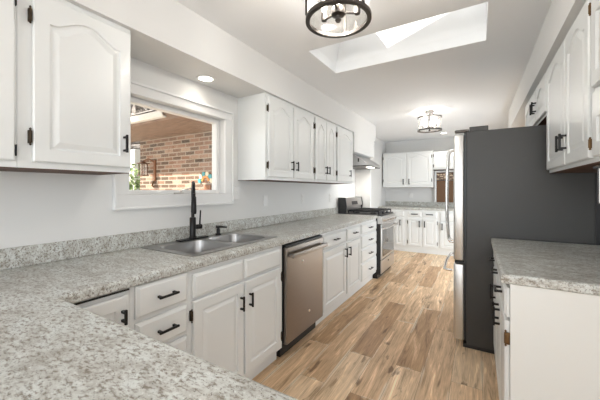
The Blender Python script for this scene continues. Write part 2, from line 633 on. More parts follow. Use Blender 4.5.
# soffits
ZS = 2.115
XS = -1.53
mb = MB()
mb.box(XL + 0.001, XS, -0.6, 5.029, ZS, ZC - 0.001)
mb.box(-1.599, XS, 5.03, 5.12, ZS, ZC - 0.001)
mb.box(XL + 0.001, XS, 4.075, 5.029, 1.835, ZS)
struct(mb.build('soffit_left', M['wall']), 'white soffit over the left wall cabinets')
struct(MB().box(0.375, XR - 0.001, 0.9, 5.2, 2.13, ZC - 0.001).build('soffit_right', M['wall']), 'white soffit over the right wall cabinets')

# window on the left wall
w = bpy.data.objects.new('window_1', None)
w.location = (XL, 1.44, wz0)
COL.objects.link(w)
struct(w, 'white framed window over the sink looking out on a brick wall')
cw = 0.092
mb = MB()
mb.box(XL + 0.0005, XL + 0.018, wy0 - cw, wy1 + cw, wz0 - cw, wz0, 0.003)
mb.box(XL + 0.0005, XL + 0.018, wy0 - cw, wy1 + cw, wz1, wz1 + 0.075, 0.003)
mb.box(XL + 0.0005, XL + 0.018, wy0 - cw, wy0, wz0, wz1, 0.003)
mb.box(XL + 0.0005, XL + 0.018, wy1, wy1 + cw, wz0, wz1, 0.003)
e = 0.016
mb.box(XL + 0.018, XL + 0.030, wy0 - cw, wy1 + cw, wz0 - cw, wz0 - cw + e, 0.003)
mb.box(XL + 0.018, XL + 0.030, wy0 - cw, wy1 + cw, wz1 + 0.075 - e, wz1 + 0.075, 0.003)
mb.box(XL + 0.018, XL + 0.030, wy0 - cw, wy0 - cw + e, wz0 - cw + e, wz1 + 0.075 - e, 0.003)
mb.box(XL + 0.018, XL + 0.030, wy1 + cw - e, wy1 + cw, wz0 - cw + e, wz1 + 0.075 - e, 0.003)
mb.build('casing', M['trim'], w)
mb = MB()
fx0, fx1 = XL - 0.11, XL - 0.05
for a in ((wy0 + .001, wy0 + 0.035, wz0 + .001, wz1 - .001), (wy1 - 0.035, wy1 - .001, wz0 + .001, wz1 - .001), (wy0 + 0.035, wy1 - 0.035, wz0 + .001, wz0 + 0.03), (wy0 + 0.035, wy1 - 0.035, wz1 - 0.035, wz1 - .001)):
    mb.box(fx0, fx1, *a, 0.004)
mb.build('frame', M['trim'], w)
MB().box(XL - 0.083, XL - 0.078, wy0 + 0.034, wy1 - 0.034, wz0 + 0.029, wz1 - 0.034).build('pane', M['pane'], w)
# crank handle of the window on the sill
mb = MB()
mb.box(XL - 0.05, XL - 0.012, 1.395, 1.455, wz0 + 0.0005, wz0 + 0.012, 0.003)
mb.tube([(XL - 0.02, 1.43, wz0 + 0.012), (XL - 0.008, 1.44, wz0 + 0.03), (XL + 0.002, 1.475, wz0 + 0.036), (XL + 0.006, 1.53, wz0 + 0.052)], 0.005, 8)
mb.build('crank', M['steel'], w)

# baseboard pieces and cove lines
mb = MB()
mb.box(XL + 0.001, XL + 0.014, 5.121, 6.40, 0.0, 0.09, 0.002)
struct(mb.build('baseboard_left', M['trim']))

# ---------------------------------------------------------------- outdoors
struct(MB().box(-14, -2.01, -8, 12, -0.30, -0.20).build('ground', M['patio']), 'pale paved ground outside the window')
hs = thing('house_wing', 'red-brown brick house wing with deep brown eave seen through the window', 'building', (-3.3, 2.95, -0.2))
MB().box(-4.70, -2.005, 2.80, 3.1, -0.2, 2.4).build('brick_wall', M['brick'], hs)
mb = MB()
mb.prism([(0, 2.26, 2.145), (0, 2.799, 2.075), (0, 2.799, 2.10), (0, 2.26, 2.165)], (-5.3, 0, 0), (-2.01, 0, 0))
mb.build('eave_soffit', M['soffitwood'], hs)
MB().box(-5.3, -2.01, 2.23, 2.258, 2.12, 2.24).build('fascia', M['soffitwood'], hs)
mb = MB()
prof = [(0, 2.228, 2.15), (0, 2.18, 2.155), (0, 2.165, 2.18), (0, 2.165, 2.225), (0, 2.175, 2.225), (0, 2.175, 2.19), (0, 2.185, 2.17), (0, 2.228, 2.165)]
mb.prism(prof, (-4.55, 0, 0), (-3.2, 0, 0))
mb.build('gutter', M['gutter'], hs)
mb = MB()
mb.prism([(0, 2.20, 2.255), (0, 4.6, 3.37), (0, 4.6, 3.33), (0, 2.24, 2.243)], (-5.3, 0, 0), (-2.01, 0, 0))
mb.build('roof', M['treebark'], hs)
# unseen slab added overhead to keep sun off the window and near brick
struct(MB().box(-4.2, -2.005, -1.5, 2.0, 3.0, 3.1).build('sun_blocker_slab', M['soffitwood']), 'brown unseen slab added above the kitchen window to block the sun')

# lantern on the brick wall
ln = thing('wall_lantern', 'small brown-framed glass lantern hung on the outdoor brick wall', 'lantern', (-4.30, 2.79, 1.35))
lx, ly = -4.39, 2.66
MB().box(lx + 0.08, lx + 0.12, 2.775, 2.799, 1.42, 1.74, 0.004).build('back_plate', M['terracotta'], ln)
MB().tube([(lx + 0.10, 2.78, 1.70), (lx + 0.05, 2.72, 1.76), (lx, ly, 1.725)], 0.009, 8).build('bracket', M['terracotta'], ln)
MB().tube([(lx + 0.10, 2.772, 1.42), (lx + 0.10, 2.74, 1.35), (lx + 0.12, 2.765, 1.32)], 0.012, 8).build('hook', M['brass'], ln)
mb = MB()
q = 0.042
for a, b in ((-1, -1), (-1, 1), (1, -1), (1, 1)): mb.box(lx + a * q - 0.005, lx + a * q + 0.005, ly + b * q - 0.005, ly + b * q + 0.005, 1.51, 1.68)
mb.box(lx - 0.06, lx + 0.06, ly - 0.06, ly + 0.06, 1.498, 1.51).box(lx - 0.065, lx + 0.065, ly - 0.065, ly + 0.065, 1.68, 1.692)
mb.lathe((lx, ly, 1.692), [(0.065, 0), (0.02, 0.03), (0.012, 0.036)], 4)
mb.build('frame', M['darkwood'], ln, False)
MB().box(lx - 0.036, lx + 0.036, ly - 0.036, ly + 0.036, 1.512, 1.678).build('glass_body', M['shade'], ln)

# enamel flower ornament on the brick
orn = thing('garden_ornament', 'teal and orange fan-shaped ornament on the brick wall above the faucet', 'ornament', (-3.16, 2.79, 1.3))
ox, oy, oz = -3.16, 2.78, 1.40
mb = MB()
N = 14
A = [(ox + 0.075 * math.cos(PI * k / N), 0, oz + 0.075 * math.sin(PI * k / N)) for k in range(N + 1)] + [(ox + 0.045 * math.cos(PI * k / N), 0, oz + 0.045 * math.sin(PI * k / N)) for k in range(N, -1, -1)]
mb.prism(A, (0, oy, 0), (0, oy + 0.018, 0))
mb.build('arch', M['orange'], orn)
for k in range(6):
    a = PI * (k + 0.1) / 5.2
    mb = MB()
    cx_, cz_ = ox + 0.115 * math.cos(a), oz + 0.10 * math.sin(a)
    mb.prism([(cx_ + 0.032 * math.cos(q) , 0, cz_ + 0.032 * math.sin(q)) for q in [2 * PI * i / 10 for i in range(10)]], (0, oy, 0), (0, oy + 0.018, 0))
    mb.build('petal', M['teal'] if k % 2 else M['cream'], orn)
MB().box(ox - 0.02, ox + 0.1, oy, oy + 0.018, 1.27, 1.345, 0.003).build('base', M['terracotta'], orn)

# hedge and pale shed beyond the porch
tag(MB().box(-8.8, -6.95, 4.0, 4.6, -0.2, 2.25, 0.02).build('garden_shed', M['gutter']), 'pale garden shed beyond the lawn at the window edge', 'shed')


def bush(name, c, rx, ry, h, label, n=900, leaf=0.075, mt='hedge', cat='shrub'):
    mb = MB()
    bm = mb.bm
    for _ in range(n):
        while True:
            p = Vector((random.uniform(-1, 1), random.uniform(-1, 1), random.uniform(0, 1)))
            if p.x ** 2 + p.y ** 2 + (p.z * 2 - 1) ** 2 < 1: break
        q = Vector((c[0] + p.x * rx, c[1] + p.y * ry, c[2] + p.z * h))
        d = Vector((random.uniform(-1, 1), random.uniform(-1, 1), random.uniform(-1, 1))).normalized() * leaf
        e2 = d.cross(Vector((random.uniform(-1, 1), random.uniform(-1, 1), 1))).normalized() * leaf * 0.47
        bm.faces.new([bm.verts.new(q - d), bm.verts.new(q + e2), bm.verts.new(q + d), bm.verts.new(q - e2)])
    t = thing(name, label, cat, c)
    mb.build('foliage', M[mt], t)
    MB().tube([(c[0], c[1], c[2]), (c[0], c[1], c[2] + h * 0.7)], 0.04, 6).build('stem', M['terracotta'], t)


bush('grey_tree', (-7.8, 6.3, -0.2), 3.0, 1.6, 6.0, 'grey-brown tree rising behind the brick wing roof', 6000, 0.2, 'treebark', 'tree')
bush('garden_shrub', (-6.25, 3.6, -0.2), 0.75, 0.5, 2.05, 'green leafy shrub at the left edge of the window view')


# ---------------------------------------------------------------- wall cabinets, left
def upper_cab(kind, fx, back, u0, u1, z0, z1, doors, label, group=None, hw=0.005, name='wall_cabinet', crown=True, arch=0.055):
    """doors: list of (u0,u1,z0,z1,handle_u,handle_z,hinge_side)"""
    fr = face(kind, fx)
    a, b = fr(u0, 0, z0), fr(u1, -back, z1)
    t = thing(name, label, 'cabinet', ((a[0] + b[0]) / 2, (a[1] + b[1]) / 2, z0), group)
    fbox(MB(), fr, u0, u1, -back, 0, z0 + 0.0032, z1).build('body', M['cab'], t)
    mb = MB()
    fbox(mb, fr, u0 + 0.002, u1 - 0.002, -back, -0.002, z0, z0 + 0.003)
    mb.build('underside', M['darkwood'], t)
    for d in doors:
        o = door(fr, t, d[0], d[1], d[2], d[3], arch)
        if d[4] is not None: pull(fr, o, d[4], d[5], 0.09 if hw < 0.006 else 0.12, w=hw)
        if d[6] is not None:
            u = d[0] - 0.008 if d[6] < 0 else d[1] + 0.008
            hh = d[3] - d[2]
            for z in (d[2] + min(0.1, hh * 0.15), d[3] - min(0.1, hh * 0.15)): hinge(fr, o, u, z)
    return t


FXU = -1.557
z0, z1 = 1.366, 2.114
up_l = upper_cab('+X', FXU, 0.311, -0.02, 0.4295, z0, z1, [(0.015, 0.420, 1.395, 2.085, None, 0, None)],
                 'white wall cabinet cut off by the left edge of the photo')
dl = [o for o in up_l.children if o.name.startswith('door')][0]
for z_ in (1.435, 2.02):
    mb = MB()
    fbox(mb, face('+X', FXU), 0.4205, 0.4245, 0.0005, 0.022, z_ - 0.022, z_ + 0.022, 0.001)
    mb.build('hinge', M['black'], dl)
upper_cab('+X', FXU, 0.311, 0.4305, 0.874, z0, z1, [(0.474, 0.868, 1.395, 2.085, 0.832, 1.512, -1)],
          'white wall cabinet with one arched door just left of the window')
upper_cab('+X', FXU, 0.311, 2.022, 2.8795, z0, z1, [(2.05, 2.442, 1.395, 2.085, 2.405, 1.51, -1), (2.455, 2.852, 1.395, 2.085, 2.492, 1.51, 1)],
          'white two-door wall cabinet just right of the window, its end panel showing')
upper_cab('+X', FXU, 0.311, 2.8805, 3.4695, z0, z1, [(2.905, 3.175, 1.395, 2.085, 3.145, 1.51, -1), (3.186, 3.448, 1.395, 2.085, 3.216, 1.51, 1)],
          'white narrow two-door wall cabinet, middle of the run between window and range hood')
upper_cab('+X', FXU, 0.311, 3.4705, 4.07, z0, z1, [(3.50, 4.035, 1.395, 2.085, 3.90, 1.51, -1)],
          'white single-door wall cabinet directly beside the range hood')

# wall cabinets, right
FXR = 0.42
upper_cab('-X', FXR, 0.318, 1.69, 2.625, 1.393, 2.128, [(1.706, 2.10, 1.415, 2.10, 2.068, 1.535, None), (2.115, 2.60, 1.415, 2.10, 2.145, 1.535, None)],
          'white two-door wall cabinet right of the fridge, above the short counter')
rc = [o for o in bpy.data.objects if o.get('label', '').startswith('white two-door wall cabinet right of')][0]
frR = face('-X', FXR)
nearest = [o for o in rc.children if o.name.startswith('door')][0]
hinge(frR, nearest, 1.698, 1.475, 'brass', h=0.055)
hinge(frR, nearest, 1.698, 2.04, 'brass', h=0.055)
nr = upper_cab('-X', FXR, 0.318, 1.05, 1.689, 1.393, 2.128, [(1.07, 1.672, 1.70, 2.10, None, 0, None), (1.07, 1.66, 1.415, 1.68, 1.43, 1.525, None)],
               'white wall cabinet with stacked doors at the far right edge of the photo')
upper_cab('-X', FXR, 0.318, 2.627, 3.70, 1.81, 2.128, [(2.66, 3.05, 1.83, 2.10, 3.02, 1.945, None), (3.065, 3.67, 1.83, 2.10, 3.10, 1.945, None)],
          'white shallow two-door cabinet above the fridge', arch=0.04)

# wall cabinets, back
upper_cab('-Y', YB - 0.32, 0.318, -1.845, -0.808, 1.335, 2.105, [(-1.83, -1.352, 1.385, 2.085, -1.395, 1.46, -1), (-1.315, -0.835, 1.385, 2.085, -1.275, 1.46, 1)],
          'white two-door wall cabinet on the far wall beside the range hood', hw=0.009)
upper_cab('-Y', YB - 0.32, 0.318, -0.807, 0.10, 1.70, 2.075, [(-0.785, -0.30, 1.735, 2.045, None, 0, -1), (-0.29, 0.08, 1.735, 2.045, None, 0, None)],
          'white shorter wall cabinet on the far wall, partly behind the fridge', arch=0.04)

# brown framed panel below the short cabinet
pn = thing('hutch', 'brown wooden hutch panel with patterned cream strip above the back counter', 'hutch', (-0.4, YB - 0.15, 1.02))
MB().box(-0.805, 0.10, YB - 0.02, YB - 0.001, 1.02, 1.697).build('frame', M['trim'], pn)
mb = MB()
for a in ((-0.80, -0.765, 1.02, 1.69), (-0.765, 0.10, 1.655, 1.69)): mb.box(a[0], a[1], YB - 0.10, YB - 0.021, a[2], a[3], 0.003)
mb.build('surround', M['trim'], pn)
MB().box(-0.764, 0.09, YB - 0.055, YB - 0.021, 1.02, 1.48, 0.004).build('panel', M['doorglassbrown'], pn)
MB().box(-0.764, 0.09, YB - 0.06, YB - 0.021, 1.485, 1.50, 0.002).build('rail', M['darkwood'], pn)
MB().box(-0.764, 0.09, YB - 0.045, YB - 0.021, 1.502, 1.63, 0.002).build('patterned_strip', M['lattice'], pn)
MB().box(-0.764, 0.09, YB - 0.06, YB - 0.021, 1.631, 1.654, 0.002).build('top_rail', M['darkwood'], pn)


# ---------------------------------------------------------------- base cabinets
def base_body(kind, fx, back, u0, u1, label, toe=0.05, zt=0.872, name='base_cabinet', mt='cab', sink=False):
    fr = face(kind, fx)
    a, b = fr(u0, 0, 0), fr(u1, -back, 0)
    t = thing(name, label, 'cabinet', ((a[0] + b[0]) / 2, (a[1] + b[1]) / 2, 0))
    mb = MB()
    if sink:
        fbox(mb, fr, u0, u1, -back, 0, 0.10, 0.70)
        fbox(mb, fr, u0, u1, -0.03, 0, 0.70, zt)
        fbox(mb, fr, u0, u0 + 0.018, -back, -0.03, 0.70, zt)
        fbox(mb, fr, u1 - 0.018, u1, -back, -0.03, 0.70, zt)
    else:
        fbox(mb, fr, u0, u1, -back, 0, 0.10, zt)
    mb.build('body', M[mt], t)
    fbox(MB(), fr, u0, u1, -back, -toe, 0.0, 0.0995).build('toe_kick', M['cab'], t)
    return fr, t


FXB = -1.26
BK = 0.60
fr, t = base_body('+X', FXB, BK, 0.46, 0.705, 'white blind corner base cabinet tucked behind the peninsula')
door(fr, t, 0.475, 0.69, 0.12, 0.845, 0, 0.05)
d = [o for o in t.children if o.name.startswith('door')][0]
pull(fr, d, 0.664, 0.768, 0.06)
mb = MB()
fbox(mb, fr, 0.475, 0.70, 0.0012, 0.008, 0.861, 0.867)  # thin dark strip stands in for the shade of the gap
mb.build('gap_shade_strip', M['dark'], t)['label'] = 'dark strip painted in for the shaded gap above the door'

fr, t = base_body('+X', FXB, BK, 0.706, 1.0, 'white base cabinet with a stack of drawers left of the sink cabinet')
for a, b in ((0.727, 0.868), (0.572, 0.708), (0.345, 0.553), (0.118, 0.326)):
    o = drawer(fr, t, 0.724, 0.985, a, b)
    pull(fr, o, 0.862, (a + b) / 2, 0.10, False)

fr, t = base_body('+X', FXB, BK, 1.001, 1.838, 'white two-door sink base cabinet under the double sink', sink=True)
for a, b in ((1.02, 1.392), (1.412, 1.80)):
    drawer(fr, t, a, b, 0.725, 0.848, name='false_front')
o = door(fr, t, 1.02, 1.397, 0.13, 0.71)
pull(fr, o, 1.366, 0.59, 0.09)
for z in (0.20, 0.64): hinge(fr, o, 1.010, z)
o = door(fr, t, 1.412, 1.80, 0.13, 0.71)
pull(fr, o, 1.448, 0.59, 0.09)
for z in (0.20, 0.64): hinge(fr, o, 1.812, z)

fr, t = base_body('+X', FXB, BK, 2.472, 3.545, 'white base cabinet with two drawers over two doors right of the dishwasher')
for a, b, hs_ in ((2.497, 3.058, 1), (3.095, 3.53, -1)):
    o = drawer(fr, t, a, b, 0.712, 0.845)
    pull(fr, o, (a + b) / 2, 0.782, 0.11, False)
    o = door(fr, t, a, b, 0.13, 0.692)
    pull(fr, o, b - 0.035 if hs_ > 0 else a + 0.035, 0.60, 0.10)

fr, t = base_body('+X', FXB, BK, 3.546, 4.232, 'white base cabinet with four stacked drawers next to the range')
for a, b in ((0.722, 0.845), (0.545, 0.700), (0.365, 0.525), (0.13, 0.345)):
    o = drawer(fr, t, 3.575, 4.205, a, b)
    pull(fr, o, 3.89, (a + b) / 2, 0.12, False)

# peninsula body
fr, t = base_body('+X', -0.14, 1.08, -0.18, 0.40, 'white peninsula base cabinet under the near countertop', toe=0.06)

# right base
FXQ = 0.120
fr, t = base_body('-X', FXQ, 0.60, 1.572, 2.70, 'cream-sided white base cabinet under the short right counter', mt='side')
for a, b, s in ((1.59, 1.95, 1), (1.965, 2.32, -1), (2.335, 2.68, -1)):
    o = drawer(fr, t, a, b, 0.722, 0.85)
    pull(fr, o, (a + b) / 2, 0.79, 0.10, False)
    o = door(fr, t, a, b, 0.12, 0.705)
    pull(fr, o, b - 0.035 if s > 0 else a + 0.035, 0.60, 0.10)
    if a < 1.6: hinge(fr, o, 1.583, 0.63, 'brass')

# back base
FYB = YB - 0.61
fr, t = base_body('-Y', FYB, 0.605, -1.865, -1.305, 'white corner base cabinet on the far wall behind the range', toe=0.012)
o = drawer(fr, t, -1.50, -1.325, 0.735, 0.84)
o = door(fr, t, -1.50, -1.325, 0.13, 0.70, 0, 0.045)
pull(fr, o, -1.40, 0.60, 0.12, w=0.009)
fr, t = base_body('-Y', FYB, 0.605, -1.304, -0.662, 'white two-door base cabinet with two drawers on the far wall', toe=0.012)
for a, b, s in ((-1.24, -0.985, 1), (-0.955, -0.70, -1)):
    o = drawer(fr, t, a, b, 0.735, 0.84)
    pull(fr, o, (a + b) / 2, 0.787, 0.13, False, w=0.008)
    o = door(fr, t, a, b, 0.13, 0.70, 0, 0.045)
    pull(fr, o, b - 0.035 if s > 0 else a + 0.035, 0.59, 0.13, w=0.009)
    for z in (0.21, 0.62): hinge(fr, o, a - 0.01 if s > 0 else b + 0.01, z, h=0.08)
fr, t = base_body('-Y', FYB, 0.605, -0.661, 0.10, 'white base cabinet on the far wall partly hidden by the fridge', toe=0.012)
o = drawer(fr, t, -0.64, -0.28, 0.665, 0.84)
o = door(fr, t, -0.64, -0.28, 0.13, 0.645, 0, 0.05)
pull(fr, o, -0.60, 0.56, 0.13, w=0.009)

# ---------------------------------------------------------------- worktops
ZT0, ZT = 0.874, 0.915


def slab(mb, poly, z0, z1, r=0.012):
    """rounded-nose slab from a plan outline (list of x,y, counter-clockwise)"""
    n = len(poly)

    def inset(d):
        out = []
        for i in range(n):
            p0, p, p1 = Vector(poly[i - 1]), Vector(poly[i]), Vector(poly[(i + 1) % n])
            a, b = (p - p0).normalized(), (p1 - p).normalized()
            na, nb = Vector((-a.y, a.x)), Vector((-b.y, b.x))
            k = (na + nb) / (1 + na.dot(nb))
            q = p + k * d
            out.append((q.x, q.y))
        return out
    L = []
    for d, z in ((r * 0.5, z0), (0, z0 + r * 0.5), (0, z1 - r), (r * 0.3, z1 - r * 0.3), (r, z1)):
        L.append([(x, y, z) for x, y in inset(d)])
    mb.loops(L, cap0=True)
    return mb


wt = thing('worktop', 'long L-shaped speckled grey laminate worktop with the sink set in', 'worktop', (-1.5, 2.0, ZT0))
# outline with a cut-out made of pieces: split around the sink opening
sx0, sx1, sy0, sy1 = -1.775, -1.355, 1.125, 1.835
mb = MB()
slab(mb, [(XL + .001, -0.25), (-0.12, -0.25), (-0.12, 0.45), (-1.235, 0.45), (-1.235, 4.238), (XL + .001, 4.238)], ZT0, ZT)
top = mb.build('top', M['granite'], wt)
cut = MB().box(sx0, sx1, sy0, sy1, 0.7, 1.1).build('cutter', M['granite'], wt)
bo = top.modifiers.new('hole', 'BOOLEAN')
bo.object = cut
bo.operation = 'DIFFERENCE'
bo.solver = 'EXACT'
bpy.context.view_layer.update()
dg = bpy.context.evaluated_depsgraph_get()
nm = bpy.data.meshes.new_from_object(top.evaluated_get(dg))
top.modifiers.clear()
top.data = nm
bpy.data.objects.remove(cut)
mb = MB().box(XL + 0.001, XL + 0.02, -0.25, 4.238, ZT + 0.0005, 1.012, 0.004)
mb.build('backsplash', M['granite'], wt)

wr = thing('short_worktop', 'short speckled grey laminate worktop on the right beside the fridge', 'worktop', (0.42, 2.1, ZT0))
mb = MB()
slab(mb, [(0.086, 1.56), (XR - .002, 1.56), (XR - .002, 2.705), (0.086, 2.705)], ZT0, ZT)
mb.build('top', M['granite'], wr)
MB().box(XR - 0.022, XR - 0.003, 1.56, 2.705, ZT + 0.0005, 1.012, 0.004).build('backsplash', M['granite'], wr)

wb = thing('back_worktop', 'speckled grey laminate worktop along the far wall', 'worktop', (-0.9, 6.7, ZT0))
mb = MB()
slab(mb, [(XL + .001, FYB - 0.03), (0.10, FYB - 0.03), (0.10, YB - .001), (XL + .001, YB - .001)], ZT0, ZT)
mb.build('top', M['granite'], wb)
MB().box(XL + 0.002, 0.10, YB - 0.02, YB - 0.001, ZT + 0.0005, 1.018, 0.004).build('backsplash', M['granite'], wb)

# ---------------------------------------------------------------- sink, faucet, soap dispenser
sk = thing('sink', 'double-bowl stainless steel sink set into the worktop below the window', 'sink', (-1.56, 1.48, 0.75))


def rrect(x0, x1, y0, y1, r, z, k=5):
    pts = []
    for cx_, cy_, a0 in ((x1 - r, y1 - r, 0), (x0 + r, y1 - r, PI / 2), (x0 + r, y0 + r, PI), (x1 - r, y0 + r, 1.5 * PI)):
        for i in range(k + 1):
            a = a0 + PI / 2 * i / k
            pts.append((cx_ + r * math.cos(a), cy_ + r * math.sin(a), z))
    return pts


rx0, rx1, ry0, ry1 = -1.815, -1.325, 1.085, 1.872
mb = MB()
# rim: thin deck plates around the two bowls
bowls = [(-1.742, -1.372, 1.13, 1.475), (-1.742, -1.372, 1.512, 1.832)]
zr = 0.9215
for a in ((rx0, bowls[0][0], ry0, ry1), (bowls[0][1], rx1, ry0, ry1), (bowls[0][0], bowls[0][1], ry0, bowls[0][2]), (bowls[0][0], bowls[0][1], bowls[0][3], bowls[1][2]), (bowls[0][0], bowls[0][1], bowls[1][3], ry1)):
    mb.box(*a, 0.9156, zr)
mb.build('rim', M['sinksteel'], sk)
for x0, x1, y0, y1 in bowls:
    mb = MB()
    L = [rrect(x0 - 0.004, x1 + 0.004, y0 - 0.004, y1 + 0.004, 0.02, zr + 0.0008), rrect(x0 + 0.008, x1 - 0.008, y0 + 0.008, y1 - 0.008, 0.05, zr - 0.002), rrect(x0 + 0.014, x1 - 0.014, y0 + 0.014, y1 - 0.014, 0.055, 0.88),
         rrect(x0 + 0.025, x1 - 0.025, y0 + 0.025, y1 - 0.025, 0.06, 0.775), rrect(x0 + 0.055, x1 - 0.055, y0 + 0.055, y1 - 0.055, 0.06, 0.752)]
    mb.loops(L)
    mb.smooth = True
    b_ = mb.build('bowl', M['sinksteel'], sk)
    MB().lathe(((x0 + x1) / 2, (y0 + y1) / 2, 0.7525), [(0.042, 0), (0.042, 0.003), (0.02, 0.0015)], 20).build('drain', M['chrome'], b_)

fx, fy = -1.779, 1.452
fa = thing('faucet', 'tall matte black gooseneck pull-down faucet behind the sink', 'faucet', (fx, fy, zr))
MB().box(fx - 0.028, fx + 0.028, fy - 0.125, fy + 0.125, zr + 0.0005, zr + 0.010, 0.004).build('deck_plate', M['black'], fa)
MB().lathe((fx, fy, zr + 0.0105), [(0.027, 0), (0.027, 0.01), (0.022, 0.014), (0.022, 0.145), (0.018, 0.15)], 20).build('body', M['black'], fa)
dv = Vector((0.80, -0.60, 0)).normalized()
pts = [Vector((fx, fy, zr + 0.15))]
R = 0.075
zc = zr + 0.335
for k in range(0, 11):
    a = PI - PI * k / 10
    pts.append(Vector((fx, fy, zc)) + dv * (R + R * math.cos(a)) + Vector((0, 0, R * math.sin(a))))
MB().tube(pts, 0.0115, 12).build('spout', M['black'], fa)
e = pts[-1]
MB().tube([e, e - Vector((0, 0, 0.02)), e - Vector((0, 0, 0.025)), e - Vector((0, 0, 0.125)), e - Vector((0, 0, 0.14))], [0.012, 0.012, 0.016, 0.0185, 0.016], 14).build('spray_head', M['black'], fa)
mb = MB()
q = Vector((fx, fy, zr + 0.09))
hd = Vector((0.35, 0.94, 0)).normalized()
mb.tube([q + hd * 0.02, q + hd * 0.065], 0.017, 12)
mb.tube([q + hd * 0.052, q + hd * 0.052 + Vector((0, 0, 0.03)), q + hd * 0.05 + Vector((0.01, 0, 0.12))], [0.006, 0.006, 0.005], 8)
mb.build('lever', M['black'], fa)

so = thing('soap_dispenser', 'small matte black soap dispenser pump beside the faucet', 'dispenser', (-1.779, 1.70, zr))
MB().lathe((-1.779, 1.70, zr + 0.0005), [(0.022, 0), (0.022, 0.008), (0.014, 0.012), (0.014, 0.045), (0.010, 0.05), (0.010, 0.062)], 16).build('base', M['black'], so)
MB().tube([(-1.795, 1.69, zr + 0.064), (-1.775, 1.703, zr + 0.066), (-1.72, 1.735, zr + 0.062)], [0.011, 0.010, 0.006], 10).build('spout', M['black'], so)

# ---------------------------------------------------------------- dishwasher
dw = thing('dishwasher', 'stainless steel dishwasher with a bar handle between white base cabinets', 'dishwasher', (-1.5, 2.17, 0))
MB().box(-1.86, -1.265, 1.852, 2.466, 0.10, 0.868).build('tub', M['blackplastic'], dw)
MB().box(-1.263, -1.228, 1.858, 2.464, 0.115, 0.845, 0.006).build('front_panel', M['dwsteel'], dw)
MB().box(-1.2635, -1.236, 1.858, 2.464, 0.847, 0.862, 0.002).build('top_edge', M['blackplastic'], dw)
mb = MB()
for y in (1.895, 2.44): mb.box(-1.2275, -1.185, y - 0.012, y + 0.012, 0.770, 0.795, 0.003)
mb.box(-1.198, -1.175, 1.872, 2.462, 0.766, 0.799, 0.008)
mb.build('bar_handle', M['dwsteel'], dw)
MB().box(-1.84, -1.30, 1.87, 2.45, 0.0, 0.0995).build('toe_kick', M['blackplastic'], dw)
mb = MB()
mb.lathe((0, 0, 0), [(0.013, 0), (0.013, 0.002), (0.009, 0.003)], 16)
for v in mb.bm.verts: v.co = Vector((-1.2278 + v.co.z, 2.09 + v.co.x, 0.70 + v.co.y * 0.8))
mb.build('badge', M['chrome'], dw)
mb = MB()
mb.lathe((0, 0, 0), [(0.014, 0), (0.014, 0.002), (0.009, 0.003)], 16)
for v in mb.bm.verts: v.co = Vector((-1.2278 + v.co.z, 2.20 + v.co.x, 0.26 + v.co.y * 0.8))
mb.build('lower_badge', M['chrome'], dw)

# ---------------------------------------------------------------- range
rg = thing('gas_range', 'stainless steel and black gas range at the end of the left counter', 'range', (-1.55, 4.62, 0))
ya, yb = 4.246, 5.004
MB().box(-1.855, -1.202, ya, yb, 0.06, 0.79).box(-1.855, -1.245, ya, yb, 0.0, 0.06).box(-1.855, -1.245, ya, yb, 0.79, 0.905).build('body', M['blackplastic'], rg)
MB().box(-1.855, -1.195, ya, yb, 0.9055, 0.922, 0.004).build('cooktop', M['blackplastic'], rg)
mb = MB()
mb.prism([(-1.244, 0, 0.791), (-1.17, 0, 0.795), (-1.185, 0, 0.898), (-1.244, 0, 0.904)], (0, ya, 0), (0, yb, 0))
mb.build('control_panel', M['steel'], rg)
for k in range(5):
    y = ya + 0.09 + k * 0.145
    mb = MB()
    mb.tube([(-1.177, y, 0.845), (-1.165, y, 0.843), (-1.160, y, 0.842), (-1.135, y, 0.838), (-1.130, y, 0.837)], [0.026, 0.026, 0.021, 0.019, 0.014], 14)
    mb.build('knob', M['steel'] if k != 2 else M['steel'], rg)
od = MB().box(-1.2015, -1.1850, ya + 0.002, yb - 0.002, 0.275, 0.785, 0.006).build('oven_door', M['steel'], rg)
MB().box(-1.1845, -1.1800, ya + 0.06, yb - 0.06, 0.315, 0.70, 0.002).build('window', M['ovenglass'], od)
mb = MB()
for y in (ya + 0.06, yb - 0.06): mb.box(-1.1845, -1.1300, y - 0.010, y + 0.010, 0.725, 0.748, 0.003)
mb.tube([(-1.1280, ya + 0.03, 0.737), (-1.1280, yb - 0.03, 0.737)], 0.014, 12)
mb.build('handle', M['steel'], od)
dr = MB().box(-1.2015, -1.1850, ya + 0.002, yb - 0.002, 0.075, 0.262, 0.006).build('storage_drawer', M['steel'], rg)
MB().box(-1.1845, -1.1810, 4.60, 4.65, 0.195, 0.215, 0.001).build('badge', M['blackplastic'], dr)
D = 0.055
mb = MB()
mb.prism([(-1.855, 0, 0.9225), (-1.802 + D, 0, 0.9225), (-1.802 + D, 0, 1.02), (-1.78 + D, 0, 1.03), (-1.80 + D, 0, 1.155), (-1.855, 0, 1.155)], (0, ya + 0.02, 0), (0, yb - 0.02, 0))
bg = mb.build('backguard', M['steel'], rg)
for y0_, y1_ in ((ya, ya + 0.019), (yb - 0.019, yb)):
    mb = MB()
    mb.prism([(-1.856, 0, 0.9225), (-1.79 + D, 0, 0.9225), (-1.775 + D, 0, 1.03), (-1.795 + D, 0, 1.162), (-1.856, 0, 1.162)], (0, y0_, 0), (0, y1_, 0))
    mb.build('end_cap', M['blackplastic'], bg)
mb = MB()
mb.prism([(-1.784 + D, 0, 1.045), (-1.7795 + D, 0, 1.045), (-1.7955 + D, 0, 1.12), (-1.7995 + D, 0, 1.12)], (0, 4.50, 0), (0, 4.76, 0))
mb.build('display', M['blackplastic'], bg)
